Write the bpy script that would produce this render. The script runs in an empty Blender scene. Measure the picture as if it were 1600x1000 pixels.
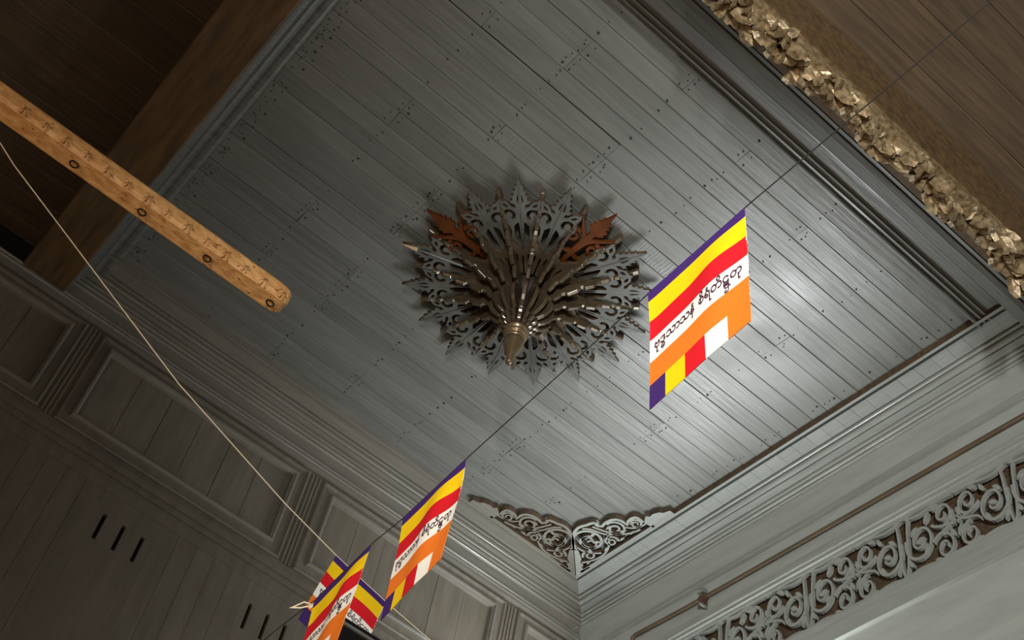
import bpy, math, random
from mathutils import Vector, Matrix

random.seed(7)
SC = bpy.context.scene
COL = SC.collection
Z0 = 1.6                                   # camera height above the floor; coordinates below are relative to the camera
PI = math.pi

# ------------------------------------------------------------------ camera
cam_data = bpy.data.cameras.new('camera')
cam_data.sensor_width = 36.0
cam_data.lens = 36.0 * 2020.748 / 1600.0
cam_data.clip_start = 0.02
cam = bpy.data.objects.new('camera', cam_data)
COL.objects.link(cam)
RIGHT = (0.75654224, -0.63558785, 0.15385679)
DOWN = (0.57356273, 0.53191001, -0.62297474)
FWD = (0.31411721, 0.55955323, 0.7669619)
M = Matrix.Identity(4)
for i in range(3):
    M[i][0] = RIGHT[i]; M[i][1] = -DOWN[i]; M[i][2] = -FWD[i]
M[2][3] = Z0
cam.matrix_world = M
SC.camera = cam

# ------------------------------------------------------------------ world, lights, exposure
world = bpy.data.worlds.new('world'); SC.world = world
world.use_nodes = True
bg = world.node_tree.nodes['Background']
bg.inputs[0].default_value = (0.75, 0.88, 1.0, 1)
bg.inputs[1].default_value = 0.6

def area(name, loc, target, sx, sy, power, color, spread=180):
    d = bpy.data.lights.new(name, 'AREA'); d.shape = 'RECTANGLE'; d.size = sx; d.size_y = sy
    d.energy = power; d.color = color; d.spread = math.radians(spread)
    o = bpy.data.objects.new(name, d); COL.objects.link(o)
    o.location = (loc[0], loc[1], loc[2] + Z0)
    v = Vector(target) - Vector(loc)
    o.rotation_euler = v.to_track_quat('-Z', 'Y').to_euler()
    return o

# added warm ambient fill at the doorway behind the camera, daylight through the windows below the transom of the right wall
area('doorway_warm_fill', (-3.75, 0.2, 0.2), (0.0, 1.2, 2.2), 3.4, 3.2, 105, (1.0, 0.74, 0.45))
area('window_daylight', (4.74, 4.75, 3.75), (4.14, 4.75, 4.75), 1.8, 1.0, 165, (0.95, 0.995, 1.0))
area('porch_daylight', (-3.35, -4.4, 0.2), (2.6, 3.5, 5.0), 0.4, 1.6, 1070, (0.98, 1.0, 0.97))

SC.view_settings.view_transform = 'Standard'
SC.view_settings.look = 'None'
SC.view_settings.gamma = 1.0
SC.view_settings.use_curve_mapping = False
SC.view_settings.exposure = 0.0

# ------------------------------------------------------------------ materials
def srgb(r, g, b):
    f = lambda c: (c / 255) / 12.92 if c <= 10 else (((c / 255) + 0.055) / 1.055) ** 2.4
    return (f(r), f(g), f(b), 1)

def new_mat(name):
    m = bpy.data.materials.new(name); m.use_nodes = True
    nt = m.node_tree
    return m, nt, nt.nodes['Principled BSDF']

def plain(name, col, rough=0.6, metal=0.0, spec=0.5):
    m, nt, b = new_mat(name)
    b.inputs['Base Color'].default_value = col
    b.inputs['Roughness'].default_value = rough
    b.inputs['Metallic'].default_value = metal
    b.inputs['Specular IOR Level'].default_value = spec
    return m

def paint(name, c1, c2, rough=0.4, stretch=(1.5, 22, 22), scale=2.0, bump=0.25, rand=0.12, spec=0.5, chatter=False, metal=0.0, wear=None):
    """painted or bare wood: two tones mixed by grain noise stretched along one axis, patchy gloss, fine relief"""
    m, nt, b = new_mat(name); N = nt.nodes; L = nt.links
    geo = N.new('ShaderNodeNewGeometry')
    mp = N.new('ShaderNodeMapping'); mp.inputs['Scale'].default_value = stretch
    L.new(geo.outputs['Position'], mp.inputs['Vector'])
    n1 = N.new('ShaderNodeTexNoise'); n1.inputs['Scale'].default_value = scale; n1.inputs['Detail'].default_value = 5
    L.new(mp.outputs[0], n1.inputs['Vector'])
    n2 = N.new('ShaderNodeTexNoise'); n2.inputs['Scale'].default_value = 2.2; n2.inputs['Detail'].default_value = 4
    L.new(geo.outputs['Position'], n2.inputs['Vector'])
    mix = N.new('ShaderNodeMix'); mix.data_type = 'RGBA'
    mix.inputs['A'].default_value = c1; mix.inputs['B'].default_value = c2
    r1 = N.new('ShaderNodeMapRange'); r1.inputs['From Min'].default_value = 0.3; r1.inputs['From Max'].default_value = 0.7
    L.new(n1.outputs['Fac'], r1.inputs['Value']); L.new(r1.outputs[0], mix.inputs['Factor'])
    col = mix.outputs['Result']
    if wear:
        n3 = N.new('ShaderNodeTexNoise'); n3.inputs['Scale'].default_value = 9; n3.inputs['Detail'].default_value = 6
        L.new(mp.outputs[0], n3.inputs['Vector'])
        r3 = N.new('ShaderNodeMapRange'); r3.inputs['From Min'].default_value = 0.62; r3.inputs['From Max'].default_value = 0.72
        L.new(n3.outputs['Fac'], r3.inputs['Value'])
        mw = N.new('ShaderNodeMix'); mw.data_type = 'RGBA'; mw.inputs['B'].default_value = wear
        L.new(r3.outputs[0], mw.inputs['Factor']); L.new(col, mw.inputs['A']); col = mw.outputs['Result']
    oi = N.new('ShaderNodeObjectInfo')
    rr = N.new('ShaderNodeMapRange'); rr.inputs['To Min'].default_value = 1 - rand; rr.inputs['To Max'].default_value = 1 + rand
    L.new(oi.outputs['Random'], rr.inputs['Value'])
    hsv = N.new('ShaderNodeHueSaturation'); L.new(col, hsv.inputs['Color']); L.new(rr.outputs[0], hsv.inputs['Value'])
    L.new(hsv.outputs[0], b.inputs['Base Color'])
    r2 = N.new('ShaderNodeMapRange'); r2.inputs['From Min'].default_value = 0.3; r2.inputs['From Max'].default_value = 0.7
    r2.inputs['To Min'].default_value = rough - 0.08; r2.inputs['To Max'].default_value = rough + 0.12
    L.new(n2.outputs['Fac'], r2.inputs['Value']); L.new(r2.outputs[0], b.inputs['Roughness'])
    b.inputs['Specular IOR Level'].default_value = spec
    b.inputs['Metallic'].default_value = metal
    bp = N.new('ShaderNodeBump'); bp.inputs['Strength'].default_value = bump; bp.inputs['Distance'].default_value = 0.012
    add = N.new('ShaderNodeMath'); add.operation = 'ADD'
    L.new(n1.outputs['Fac'], add.inputs[0]); L.new(n2.outputs['Fac'], add.inputs[1])
    h = add.outputs[0]
    if chatter:
        w = N.new('ShaderNodeTexWave'); w.bands_direction = 'X'; w.inputs['Scale'].default_value = 14; w.inputs['Distortion'].default_value = 3.0
        w.inputs['Detail'].default_value = 2; w.inputs['Detail Scale'].default_value = 0.8
        L.new(geo.outputs['Position'], w.inputs['Vector'])
        mm = N.new('ShaderNodeMath'); mm.operation = 'MULTIPLY_ADD'; mm.inputs[1].default_value = 0.14
        L.new(w.outputs['Fac'], mm.inputs[0]); L.new(h, mm.inputs[2]); h = mm.outputs[0]
    L.new(h, bp.inputs['Height']); L.new(bp.outputs[0], b.inputs['Normal'])
    return m

MAT = {}
G1, G2 = srgb(92, 93, 89), srgb(106, 107, 102)
MAT['plank'] = paint('grey_ceiling_paint', G1, G2, rough=0.41, bump=0.24, rand=0.09, spec=0.75)
MAT['plank_rough'] = paint('grey_ceiling_paint_sawn', G1, G2, rough=0.41, bump=0.24, rand=0.06, spec=0.75, chatter=True)
MAT['plank_next'] = paint('brown_ceiling_boards', srgb(70, 58, 46), srgb(92, 76, 58), rough=0.5, bump=0.3)
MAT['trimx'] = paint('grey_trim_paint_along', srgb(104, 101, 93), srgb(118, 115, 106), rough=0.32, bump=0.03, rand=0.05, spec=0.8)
MAT['trimy'] = paint('grey_trim_paint_lit_side', srgb(130, 134, 130), srgb(146, 149, 144), rough=0.32, stretch=(22, 1.5, 22), bump=0.03, rand=0.05, spec=0.8)  # lighter, cooler copy of the trim paint, daylight put into its colour
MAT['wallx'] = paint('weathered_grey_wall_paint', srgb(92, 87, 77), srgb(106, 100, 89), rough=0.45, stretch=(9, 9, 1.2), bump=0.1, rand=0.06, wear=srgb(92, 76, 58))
MAT['wally'] = paint('grey_wall_paint_lit_side', srgb(146, 150, 146), srgb(160, 163, 158), rough=0.40, stretch=(8, 1.5, 8), bump=0.04, rand=0.04)  # grey paint lightened; stronger light on the right wall put into the colour
MAT['edge'] = paint('dark_stained_edge', srgb(58, 46, 34), srgb(92, 72, 52), rough=0.5, bump=0.1, rand=0.05)
MAT['leaf'] = paint('grey_leaf_paint', srgb(68, 69, 66), srgb(88, 88, 83), rough=0.42, stretch=(6, 6, 6), bump=0.15, rand=0.10)
MAT['leafedge'] = paint('worn_brown_leaf_edge', srgb(58, 46, 35), srgb(88, 70, 53), rough=0.5, stretch=(6, 6, 6), bump=0.1)
MAT['brown'] = paint('bare_red_brown_wood', srgb(74, 36, 9), srgb(98, 50, 14), rough=0.6, stretch=(5, 5, 5), bump=0.1, spec=0.15)
MAT['fin'] = paint('bronze_brown_paint', srgb(72, 61, 47), srgb(96, 82, 63), rough=0.28, stretch=(5, 5, 5), bump=0.1, metal=0.25)
MAT['bronze'] = paint('bronze_gilt_paint', srgb(112, 94, 70), srgb(134, 114, 88), rough=0.30, stretch=(5, 5, 5), bump=0.05, metal=0.45)
MAT['hub'] = plain('dark_hub', srgb(40, 34, 28), 0.6)  # near-black core colour stands in for shade between the ribs
MAT['tan'] = plain('pale_bare_wood', srgb(190, 160, 125), 0.6)
MAT['dark'] = plain('dark_void', srgb(18, 16, 14), 0.9)
MAT['nail'] = plain('nail_hole', srgb(26, 26, 25), 0.8)
MAT['gold'] = paint('old_gilding', srgb(92, 76, 52), srgb(168, 146, 112), rough=0.38, stretch=(6, 6, 6), scale=6, bump=0.4, metal=0.35)
MAT['goldwood'] = paint('tan_gilded_wood', srgb(176, 124, 70), srgb(216, 170, 112), rough=0.5, stretch=(5, 9, 9), scale=5, bump=0.4, wear=srgb(110, 62, 26))
MAT['brownbeam'] = paint('brown_beam_wood', srgb(66, 50, 32), srgb(96, 74, 46), rough=0.5, stretch=(12, 1.5, 12), bump=0.2)
MAT['darkbeam'] = paint('dark_grey_beam_paint', srgb(74, 74, 70), srgb(96, 95, 88), rough=0.4, bump=0.15)
MAT['pipe'] = paint('rusty_brown_pipe', srgb(66, 54, 40), srgb(86, 72, 54), rough=0.5, stretch=(6, 2, 6), bump=0.2)
MAT['rust'] = paint('rusty_clamp', srgb(62, 42, 30), srgb(86, 62, 46), rough=0.5, stretch=(6, 6, 6))
MAT['metal'] = plain('dull_metal', srgb(150, 150, 145), 0.4, 0.7)
MAT['floor'] = paint('teak_floor', srgb(120, 82, 50), srgb(150, 106, 68), rough=0.35, stretch=(1.5, 14, 14))
MAT['plaster'] = paint('warm_wall_boards', srgb(120, 98, 74), srgb(146, 122, 94), rough=0.6, stretch=(8, 8, 1.5))
MAT['black'] = plain('black_lacquer', srgb(14, 12, 14), 0.35)
MAT['blackstring'] = plain('black_string', srgb(30, 27, 26), 0.8)
MAT['cord'] = plain('cream_cord', srgb(226, 212, 184), 0.8)
MAT['carve'] = paint('pale_grey_carving', srgb(150, 148, 136), srgb(176, 172, 158), rough=0.5, stretch=(5, 5, 5))
for n, c in dict(purple=(64, 38, 104), yellow=(246, 202, 14), red=(212, 26, 38), white=(250, 244, 232), orange=(238, 122, 36), ink=(72, 40, 66)).items():
    MAT[n] = plain('cloth_' + n, srgb(*c), 0.85, spec=0.2)

# ------------------------------------------------------------------ mesh helpers
class MB:
    def __init__(s): s.v = []; s.f = []; s.m = []
    def quad(s, a, b, c, d, m=0):
        i = len(s.v); s.v += [a, b, c, d]; s.f.append((i, i + 1, i + 2, i + 3)); s.m.append(m)
    def box(s, x0, x1, y0, y1, z0, z1, m=0):
        i = len(s.v)
        s.v += [(x0, y0, z0), (x1, y0, z0), (x1, y1, z0), (x0, y1, z0), (x0, y0, z1), (x1, y0, z1), (x1, y1, z1), (x0, y1, z1)]
        for q in ((0, 3, 2, 1), (4, 5, 6, 7), (0, 1, 5, 4), (1, 2, 6, 5), (2, 3, 7, 6), (3, 0, 4, 7)):
            s.f.append(tuple(i + k for k in q)); s.m.append(m)
    def prism(s, pts, f3, h0, h1, m=0, ms=None):
        """polygon pts (2D) lifted to 3D by f3(u,v,h) between h0 and h1; ms = material of the side faces"""
        ms = m if ms is None else ms
        n = len(pts); i = len(s.v)
        s.v += [f3(u, v, h0) for u, v in pts] + [f3(u, v, h1) for u, v in pts]
        s.f.append(tuple(range(i, i + n))); s.m.append(m)
        s.f.append(tuple(range(i + 2 * n - 1, i + n - 1, -1))); s.m.append(m)
        for k in range(n):
            k2 = (k + 1) % n
            s.f.append((i + k2, i + k, i + n + k, i + n + k2)); s.m.append(ms)
    def ribbon(s, pts, w, f3, h0, h1, m=0, ms=None):
        """flat stroke of width w (number or list) along 2D pts, extruded between h0 and h1"""
        ms = m if ms is None else ms
        n = len(pts); ws = w if isinstance(w, (list, tuple)) else [w] * n
        Lp, Rp = [], []
        for k in range(n):
            a = pts[max(0, k - 1)]; b = pts[min(n - 1, k + 1)]
            dx, dy = b[0] - a[0], b[1] - a[1]; q = math.hypot(dx, dy) or 1
            nx, ny = -dy / q * ws[k] / 2, dx / q * ws[k] / 2
            Lp.append((pts[k][0] + nx, pts[k][1] + ny)); Rp.append((pts[k][0] - nx, pts[k][1] - ny))
        i = len(s.v)
        for P in (Lp, Rp):
            s.v += [f3(u, v, h0) for u, v in P]
        for P in (Lp, Rp):
            s.v += [f3(u, v, h1) for u, v in P]
        for k in range(n - 1):
            a, b, c, d = i + k, i + k + 1, i + n + k + 1, i + n + k
            s.f.append((a, b, c, d)); s.m.append(m)
            s.f.append((d + 2 * n, c + 2 * n, b + 2 * n, a + 2 * n)); s.m.append(m)
            s.f.append((b, a, a + 2 * n, b + 2 * n)); s.m.append(ms)
            s.f.append((d, c, c + 2 * n, d + 2 * n)); s.m.append(ms)
        for k in (0, n - 1):
            s.f.append((i + k, i + n + k, i + 3 * n + k, i + 2 * n + k)); s.m.append(ms)
    def tube(s, pts, r, seg=8, m=0, close=True):
        pts = [Vector(p) for p in pts]; n = len(pts); i = len(s.v); prev = None
        for k in range(n):
            t = (pts[min(n - 1, k + 1)] - pts[max(0, k - 1)]).normalized()
            if prev is None:
                u = t.orthogonal().normalized()
            else:
                u = (prev - t * prev.dot(t)).normalized()
            prev = u; w = t.cross(u)
            rk = r[k] if isinstance(r, (list, tuple)) else r
            for j in range(seg):
                a = 2 * PI * j / seg
                s.v.append(tuple(pts[k] + u * math.cos(a) * rk + w * math.sin(a) * rk))
        for k in range(n - 1):
            for j in range(seg):
                j2 = (j + 1) % seg
                s.f.append((i + k * seg + j, i + k * seg + j2, i + (k + 1) * seg + j2, i + (k + 1) * seg + j)); s.m.append(m)
        if close:
            s.f.append(tuple(i + j for j in range(seg - 1, -1, -1))); s.m.append(m)
            s.f.append(tuple(i + (n - 1) * seg + j for j in range(seg))); s.m.append(m)
    def lathe(s, prof, c, seg=24, m=0, lobes=0, amp=0.0):
        i = len(s.v); n = len(prof)
        for r, z in prof:
            for j in range(seg):
                a = 2 * PI * j / seg
                rr = r * (1 + amp * abs(math.cos(lobes * a / 2))) if lobes else r
                s.v.append((c[0] + rr * math.cos(a), c[1] + rr * math.sin(a), c[2] + z))
        for k in range(n - 1):
            for j in range(seg):
                j2 = (j + 1) % seg
                s.f.append((i + k * seg + j, i + k * seg + j2, i + (k + 1) * seg + j2, i + (k + 1) * seg + j)); s.m.append(m)
    def build(s, name, mats, parent=None, kind=None, smooth=False, at=None, bevel=0.0):
        """link as one mesh object; coordinates are camera-relative, or local to the parent empty when it has 'local' set"""
        mats = mats if isinstance(mats, (list, tuple)) else [mats]
        me = bpy.data.meshes.new(name)
        off = Vector((0, 0, 0))
        if parent is not None: off = Vector(parent.get('_o', (0, 0, 0)))
        elif at is not None: off = Vector(at)
        me.from_pydata([tuple(Vector(p) - off) for p in s.v], [], s.f)
        for mn in mats: me.materials.append(MAT[mn])
        me.polygons.foreach_set('material_index', s.m)
        if smooth: me.polygons.foreach_set('use_smooth', [True] * len(s.f))
        me.update()
        o = bpy.data.objects.new(name, me); COL.objects.link(o)
        if parent is not None: o.parent = parent; o['_o'] = tuple(off)
        else: o.location = off + Vector((0, 0, Z0)); o['_o'] = tuple(off)
        if kind: o['kind'] = kind
        if bevel:
            md = o.modifiers.new('bevel', 'BEVEL'); md.width = bevel; md.segments = 2; md.limit_method = 'ANGLE'
        return o

def empty(name, at, kind=None):
    o = bpy.data.objects.new(name, None); COL.objects.link(o)
    o.location = (at[0], at[1], at[2] + Z0); o['_o'] = tuple(at); o.empty_display_size = 0.1
    if kind: o['kind'] = kind
    return o

def tag(o, label, cat, group=None):
    o['label'] = label; o['category'] = cat
    if group: o['group'] = group
    return o

def link_copy(me, name, parent, loc=(0, 0, 0), rot=(0, 0, 0), scale=(1, 1, 1)):
    o = bpy.data.objects.new(name, me); COL.objects.link(o); o.parent = parent
    o.location = loc; o.rotation_euler = rot; o.scale = scale
    return o

def curve_plate(outline, holes, half, mats, steep=0.5):
    """a sawn plate: 2D outline with holes, thickness 2*half, returns a mesh; sides get material 1"""
    cu = bpy.data.curves.new('plate', 'CURVE'); cu.dimensions = '2D'; cu.fill_mode = 'BOTH'; cu.extrude = half
    for loop in [outline] + holes:
        sp = cu.splines.new('POLY'); sp.points.add(len(loop) - 1); sp.use_cyclic_u = True
        for p, (x, y) in zip(sp.points, loop): p.co = (x, y, 0, 1)
    ob = bpy.data.objects.new('plate', cu); COL.objects.link(ob)
    dg = bpy.context.evaluated_depsgraph_get()
    me = bpy.data.meshes.new_from_object(ob.evaluated_get(dg))
    bpy.data.objects.remove(ob); bpy.data.curves.remove(cu)
    me.materials.clear()
    for mn in mats: me.materials.append(MAT[mn])
    for p in me.polygons: p.material_index = 0 if abs(p.normal.z) > steep else 1
    return me

def spiral(c, r0, r1, a0, turns, n=22):
    return [(c[0] + (r0 + (r1 - r0) * k / (n - 1)) * math.cos(a0 + 2 * PI * turns * k / (n - 1)),
             c[1] + (r0 + (r1 - r0) * k / (n - 1)) * math.sin(a0 + 2 * PI * turns * k / (n - 1))) for k in range(n)]

def bez(p0, p1, p2, p3, n=12):
    out = []
    for k in range(n):
        t = k / (n - 1); q = 1 - t
        out.append(tuple(q ** 3 * a + 3 * q * q * t * b + 3 * q * t * t * c + t ** 3 * d for a, b, c, d in zip(p0, p1, p2, p3)))
    return out

H = 6.0                                     # ceiling above the camera
XD, XB = 0.474, 4.252                       # the ceiling field between its edgings
YC, YA = 2.425, 5.7905

# ------------------------------------------------------------------ room shell
FZ = -Z0
b = MB(); b.box(-4.2, 5.4, -3.4, 6.9, FZ - 0.15, FZ); b.build('floor', 'floor', kind='structure')
# wall behind the camera with its doorway
wb = empty('wall_back', (-3.7, 0, FZ), 'structure')
for n, (y0, y1, z0, z1) in {'wall_board_low': (-3.4, -1.6, FZ, 6.3), 'wall_board_far': (2.0, 6.9, FZ, 6.3), 'lintel': (-1.6, 2.0, 1.9, 6.3)}.items():
    b = MB(); b.box(-3.85, -3.65, y0, y1, z0, z1); b.build(n, 'plaster', wb)
wf = empty('wall_front', (0, -3.1, FZ), 'structure')
for n, (x0, x1, z0, z1) in {'wall_board_low': (-3.85, -2.63, FZ, 6.3), 'wall_board_far': (1.2, 5.4, FZ, 6.3), 'lintel': (-2.63, 1.2, 2.4, 6.3)}.items():
    b = MB(); b.box(x0, x1, -3.2, -3.0, z0, z1); b.build(n, 'plaster', wf)

# ------------------------------------------------------------------ ceiling of grey planks
ceil = empty('ceiling', (2.36, 4.1, H), 'structure')
seams = [2.425, 2.55, 2.664, 2.772, 2.892, 3.014, 3.133, 3.25, 3.367, 3.485, 3.602, 3.72, 3.838, 3.954, 4.069, 4.182, 4.299, 4.408, 4.523,
         4.638, 4.756, 4.871, 4.986, 5.102, 5.218, 5.328, 5.445, 5.556, 5.679, 5.80]
joists = [0.56, 1.10, 1.563, 2.083, 2.59, 3.16, 3.665, 4.19]
def plank(parent, x0, x1, y0, y1, z, mat, th=0.03, name='plank'):
    g = 0.0013; c = random.uniform(0.0015, 0.004); dz = random.uniform(-0.0022, 0.0022); t = random.uniform(-0.0018, 0.0018)
    prof = [(y0 + g, z + th), (y0 + g, z + c + dz + t), (y0 + g + c, z + dz + t), (y1 - g - c, z + dz - t), (y1 - g, z + c + dz - t), (y1 - g, z + th)]
    b = MB(); e = random.uniform(-0.0012, 0.0012)
    b.prism(prof, lambda u, v, h: (h, u, v + (e if h == x1 else 0)), x0 + 0.001, x1 - 0.001)
    return b.build(name, mat, parent)
sawn = {(2, 0), (5, 2), (8, 1), (9, 2)}
breaks = {}
for i in range(len(seams) - 1):
    js = sorted(random.sample(joists[1:-1], 2 if i % 3 else 1))
    if len(js) == 2 and js[1] - js[0] < 0.8: js = js[:1]
    if i == 5: js = [2.083]
    breaks[i] = js
    xs = [XD - 0.06] + js + [XB + 0.03]
    for k in range(len(xs) - 1):
        plank(ceil, xs[k], xs[k + 1], seams[i] + (.006 if i == 5 and k == 0 else 0), seams[i + 1], H, 'plank_rough' if (i, k) in sawn else 'plank')
b = MB()
def dot(b, x, y, z, r):
    n = 6; i = len(b.v)
    b.v += [(x + r * math.cos(2 * PI * k / n), y + r * math.sin(2 * PI * k / n), z) for k in range(n)]
    b.v += [(x + r * 0.7 * math.cos(2 * PI * k / n), y + r * 0.7 * math.sin(2 * PI * k / n), z - 0.0022) for k in range(n)]
    b.f.append(tuple(range(i + 2 * n - 1, i + n - 1, -1))); b.m.append(0)
    for k in range(n):
        b.f.append((i + k, i + (k + 1) % n, i + n + (k + 1) % n, i + n + k)); b.m.append(0)
for i in range(len(seams) - 1):
    for x in joists:
        w = seams[i + 1] - seams[i]
        end = any(abs(x - q) < 0.01 for q in breaks[i])
        for fr in (0.22, 0.5, 0.8):
            if not end and random.random() < 0.45: continue
            for s in ((-1, 1) if end else (0,)):
                if random.random() < 0.2: continue
                dot(b, x + s * 0.028 + random.uniform(-.012, .012), seams[i] + w * (fr + random.uniform(-.08, .08)), H - 0.0015, random.choice((.004, .005, .005, .006, .008)))
for k in range(150):
    dot(b, XD + 0.02 + random.uniform(0, 0.05), random.uniform(2.5, 5.75), H - 0.0015, random.uniform(0.003, 0.005))
b.build('nail_heads', 'nail', ceil, 'stuff')
# boards of the neighbouring bays, above their own beams
nb = empty('ceiling_far', (0, 0, H), 'structure')
k = 0
for y in [-3.2 + 0.22 * i for i in range(24)]:
    y1 = min(y + 0.22, 2.08)
    if y1 > y: plank(nb, -3.8, 5.2, y, y1, H + 0.02, 'plank_next')
for y in [2.08 + 0.22 * i for i in range(21)]:
    plank(nb, -3.8, 0.26, y, y + 0.22, H + 0.02, 'plank_next')
b = MB(); b.box(-4.0, 5.4, -3.4, 6.9, H + 0.16, H + 0.22); b.build('attic_floor', 'dark', nb)

# ------------------------------------------------------------------ cornice along the panelled wall (trim_1) and the pipe wall (trim_2)
upper = {  # part: (Y on the panelled wall, X on the pipe wall, drop)
    'edging': [(5.7905, 4.252, 0.02), (5.7905, 4.252, -0.05), (5.8085, 4.272, -0.05), (5.810, 4.274, -0.028), (5.818, 4.282, -0.028), (5.820, 4.285, 0.006), (5.842, 4.312, 0.006), (5.845, 4.315, -0.016)],
    'bead_moulding': [(5.959, 4.424, -0.015), (5.959, 4.424, 0.024), (5.968, 4.433, 0.024), (5.968, 4.433, -0.026), (5.971, 4.436, -0.032), (5.976, 4.442, -0.034), (5.981, 4.448, -0.032), (5.982, 4.450, -0.006), (5.987, 4.456, -0.006),
                      (5.987, 4.457, -0.044), (5.990, 4.462, -0.054), (5.995, 4.470, -0.059), (6.0, 4.481, -0.060)],
    'fascia': [(6.0, 4.481, -0.060), (6.001, 4.482, -0.024), (6.008, 4.489, -0.024), (6.008, 4.489, -0.062), (6.048, 4.540, -0.062)],
    'ogee_moulding': [(6.048, 4.540, -0.062), (6.048, 4.540, -0.026), (6.055, 4.546, -0.026), (6.055, 4.546, -0.072), (6.058, 4.549, -0.080), (6.064, 4.554, -0.083), (6.070, 4.559, -0.080), (6.071, 4.560, -0.054), (6.077, 4.565, -0.054),
                      (6.077, 4.566, -0.088), (6.082, 4.571, -0.096), (6.090, 4.577, -0.098), (6.093, 4.579, -0.072), (6.098, 4.584, -0.072), (6.098, 4.585, -0.106), (6.104, 4.591, -0.112), (6.111, 4.596, -0.114)],
}
t1 = empty('trim_1', (2.4, 5.79, H), 'structure'); t2 = empty('trim_2', (4.25, 4.1, H), 'structure')
XL, YR = 0.30, 2.10
for name, prof in upper.items():
    a = MB(); c = MB()
    for p, q in zip(prof, prof[1:]):
        a.quad((XL, p[0], H + p[2]), (p[1], p[0], H + p[2]), (q[1], q[0], H + q[2]), (XL, q[0], H + q[2]))
        c.quad((p[1], p[0], H + p[2]), (p[1], YR, H + p[2]), (q[1], YR, H + q[2]), (q[1], q[0], H + q[2]))
    if name == 'edging':
        for mbx in (a, c): mbx.m[0] = 1
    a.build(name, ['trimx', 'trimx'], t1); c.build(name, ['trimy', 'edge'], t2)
# flat bands of boards
a = MB(); a.prism([(XL, 5.845), (4.315, 5.845), (4.424, 5.959), (XL, 5.959)], lambda u, v, h: (u, v, h), H - 0.016, H + 0.01); a.build('band', 'trimx', t1)
ys = [s for s in seams if s < 5.76 and s > 2.5]
ys = [2.1, 2.22, 2.34] + ys + [5.845]
for y0, y1 in zip(ys, ys[1:]):
    c = MB(); dz = random.uniform(-.0015, .0015)
    if y1 == 5.845:
        c.prism([(4.315, y0 + .001), (4.424, y0 + .001), (4.424, 5.959), (4.315, 5.845)], lambda u, v, h: (u, v, h), H - 0.016, H + 0.01)
    else:
        c.prism([(4.315, y0 + .001), (4.424, y0 + .001), (4.424, y1 - .001), (4.315, y1 - .001)], lambda u, v, h: (u, v, h + dz), H - 0.016, H + 0.01)
    c.build('band_board', 'trimy', t2)
# frieze and lower moulding of the panelled wall
YW, XW = 6.118, 4.60
a = MB()
for p, q in zip([(6.111, -.112), (YW, -.113), (YW, -.2)], [(YW, -.113), (YW, -.2)]):
    a.quad((XL, p[0], H + p[1]), (XW, p[0], H + p[1]), (XW, q[0], H + q[1]), (XL, q[0], H + q[1]))
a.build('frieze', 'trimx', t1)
a = MB()
pr = [(YW, -.2), (6.102, -.203), (6.10, -.213), (6.108, -.222), (6.108, -.23), (6.094, -.236), (6.09, -.25), (6.098, -.262), (6.098, -.27), (6.088, -.275), (6.088, -.288), (6.118, -.292), (6.15, -.293), (6.15, -.309)]
for p, q in zip(pr, pr[1:]):
    a.quad((XL - 4, p[0], H + p[1]), (XW, p[0], H + p[1]), (XW, q[0], H + q[1]), (XL - 4, q[0], H + q[1]))
a.build('lower_moulding', 'trimx', t1)

# ------------------------------------------------------------------ panelled wall
wl = empty('wall_left', (2.4, 6.12, FZ), 'structure')
b = MB(); b.box(-4, 5.4, 6.17, 6.4, FZ, H + 0.15); b.build('wall_backing', 'dark', wl)
def ring(x0, x1, z0, z1, prof, y):
    b = MB()
    for (o1, d1), (o2, d2) in zip(prof, prof[1:]):
        A = [(x0 + o1, y - d1, z1 - o1), (x1 - o1, y - d1, z1 - o1), (x1 - o1, y - d1, z0 + o1), (x0 + o1, y - d1, z0 + o1)]
        B = [(x0 + o2, y - d2, z1 - o2), (x1 - o2, y - d2, z1 - o2), (x1 - o2, y - d2, z0 + o2), (x0 + o2, y - d2, z0 + o2)]
        for k in range(4): b.quad(A[k], A[(k + 1) % 4], B[(k + 1) % 4], B[k])
    return b
outer = [(0, 0), (0, .016), (.010, .022), (.016, .022), (.020, .010), (.026, .006), (.072, .006)]
inner = [(.072, .006), (.074, .024), (.082, .034), (.094, .034), (.098, .020), (.106, .016), (.110, -.016), (.116, -.02)]
px0 = 2.348 - 1.69 * 3
for k in range(5):
    x0 = px0 + 1.69 * k; x1 = min(x0 + 1.58, 4.585)
    z0, z1 = H - 1.07, H - 0.325
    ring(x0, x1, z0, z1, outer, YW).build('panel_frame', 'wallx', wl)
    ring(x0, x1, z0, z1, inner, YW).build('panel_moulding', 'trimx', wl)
    n = max(1, round((x1 - x0 - .22) / 0.23)); w = (x1 - x0 - .22) / n
    for q in range(n):
        b = MB(); xx = x0 + .11 + q * w; dy = random.uniform(-.002, .002)
        b.box(xx + .0015, xx + w - .0015, YW + .012 + dy, YW + .04, z0 + .08, z1 - .08); b.build('panel_board', 'wallx', wl)
    # stile with fluting between the panels
    b = MB(); b.box(x1, x0 + 1.69, YW, YW + .05, z0, z1)
    for q in range(3):
        b.box(x1 + .022 + q * .027, x1 + .036 + q * .027, YW - .010, YW, z0, z1)
    if x1 < 4.5: b.build('stile', 'wallx', wl)
b = MB(); b.box(-4, XW, YW, YW + .05, H - .325, H - .309); b.build('top_rail', 'wallx', wl)
b = MB()
b.box(-4, XW, YW, YW + .05, H - 1.13, H - 1.07); b.box(-4, XW, YW - .03, YW + .02, H - 1.17, H - 1.12); b.box(-4, XW, YW - .015, YW + .02, H - 1.21, H - 1.17)
b.box(-4, XW, YW, YW + .05, H - 1.30, H - 1.20); b.build('bottom_rail', 'wallx', wl)
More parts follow.
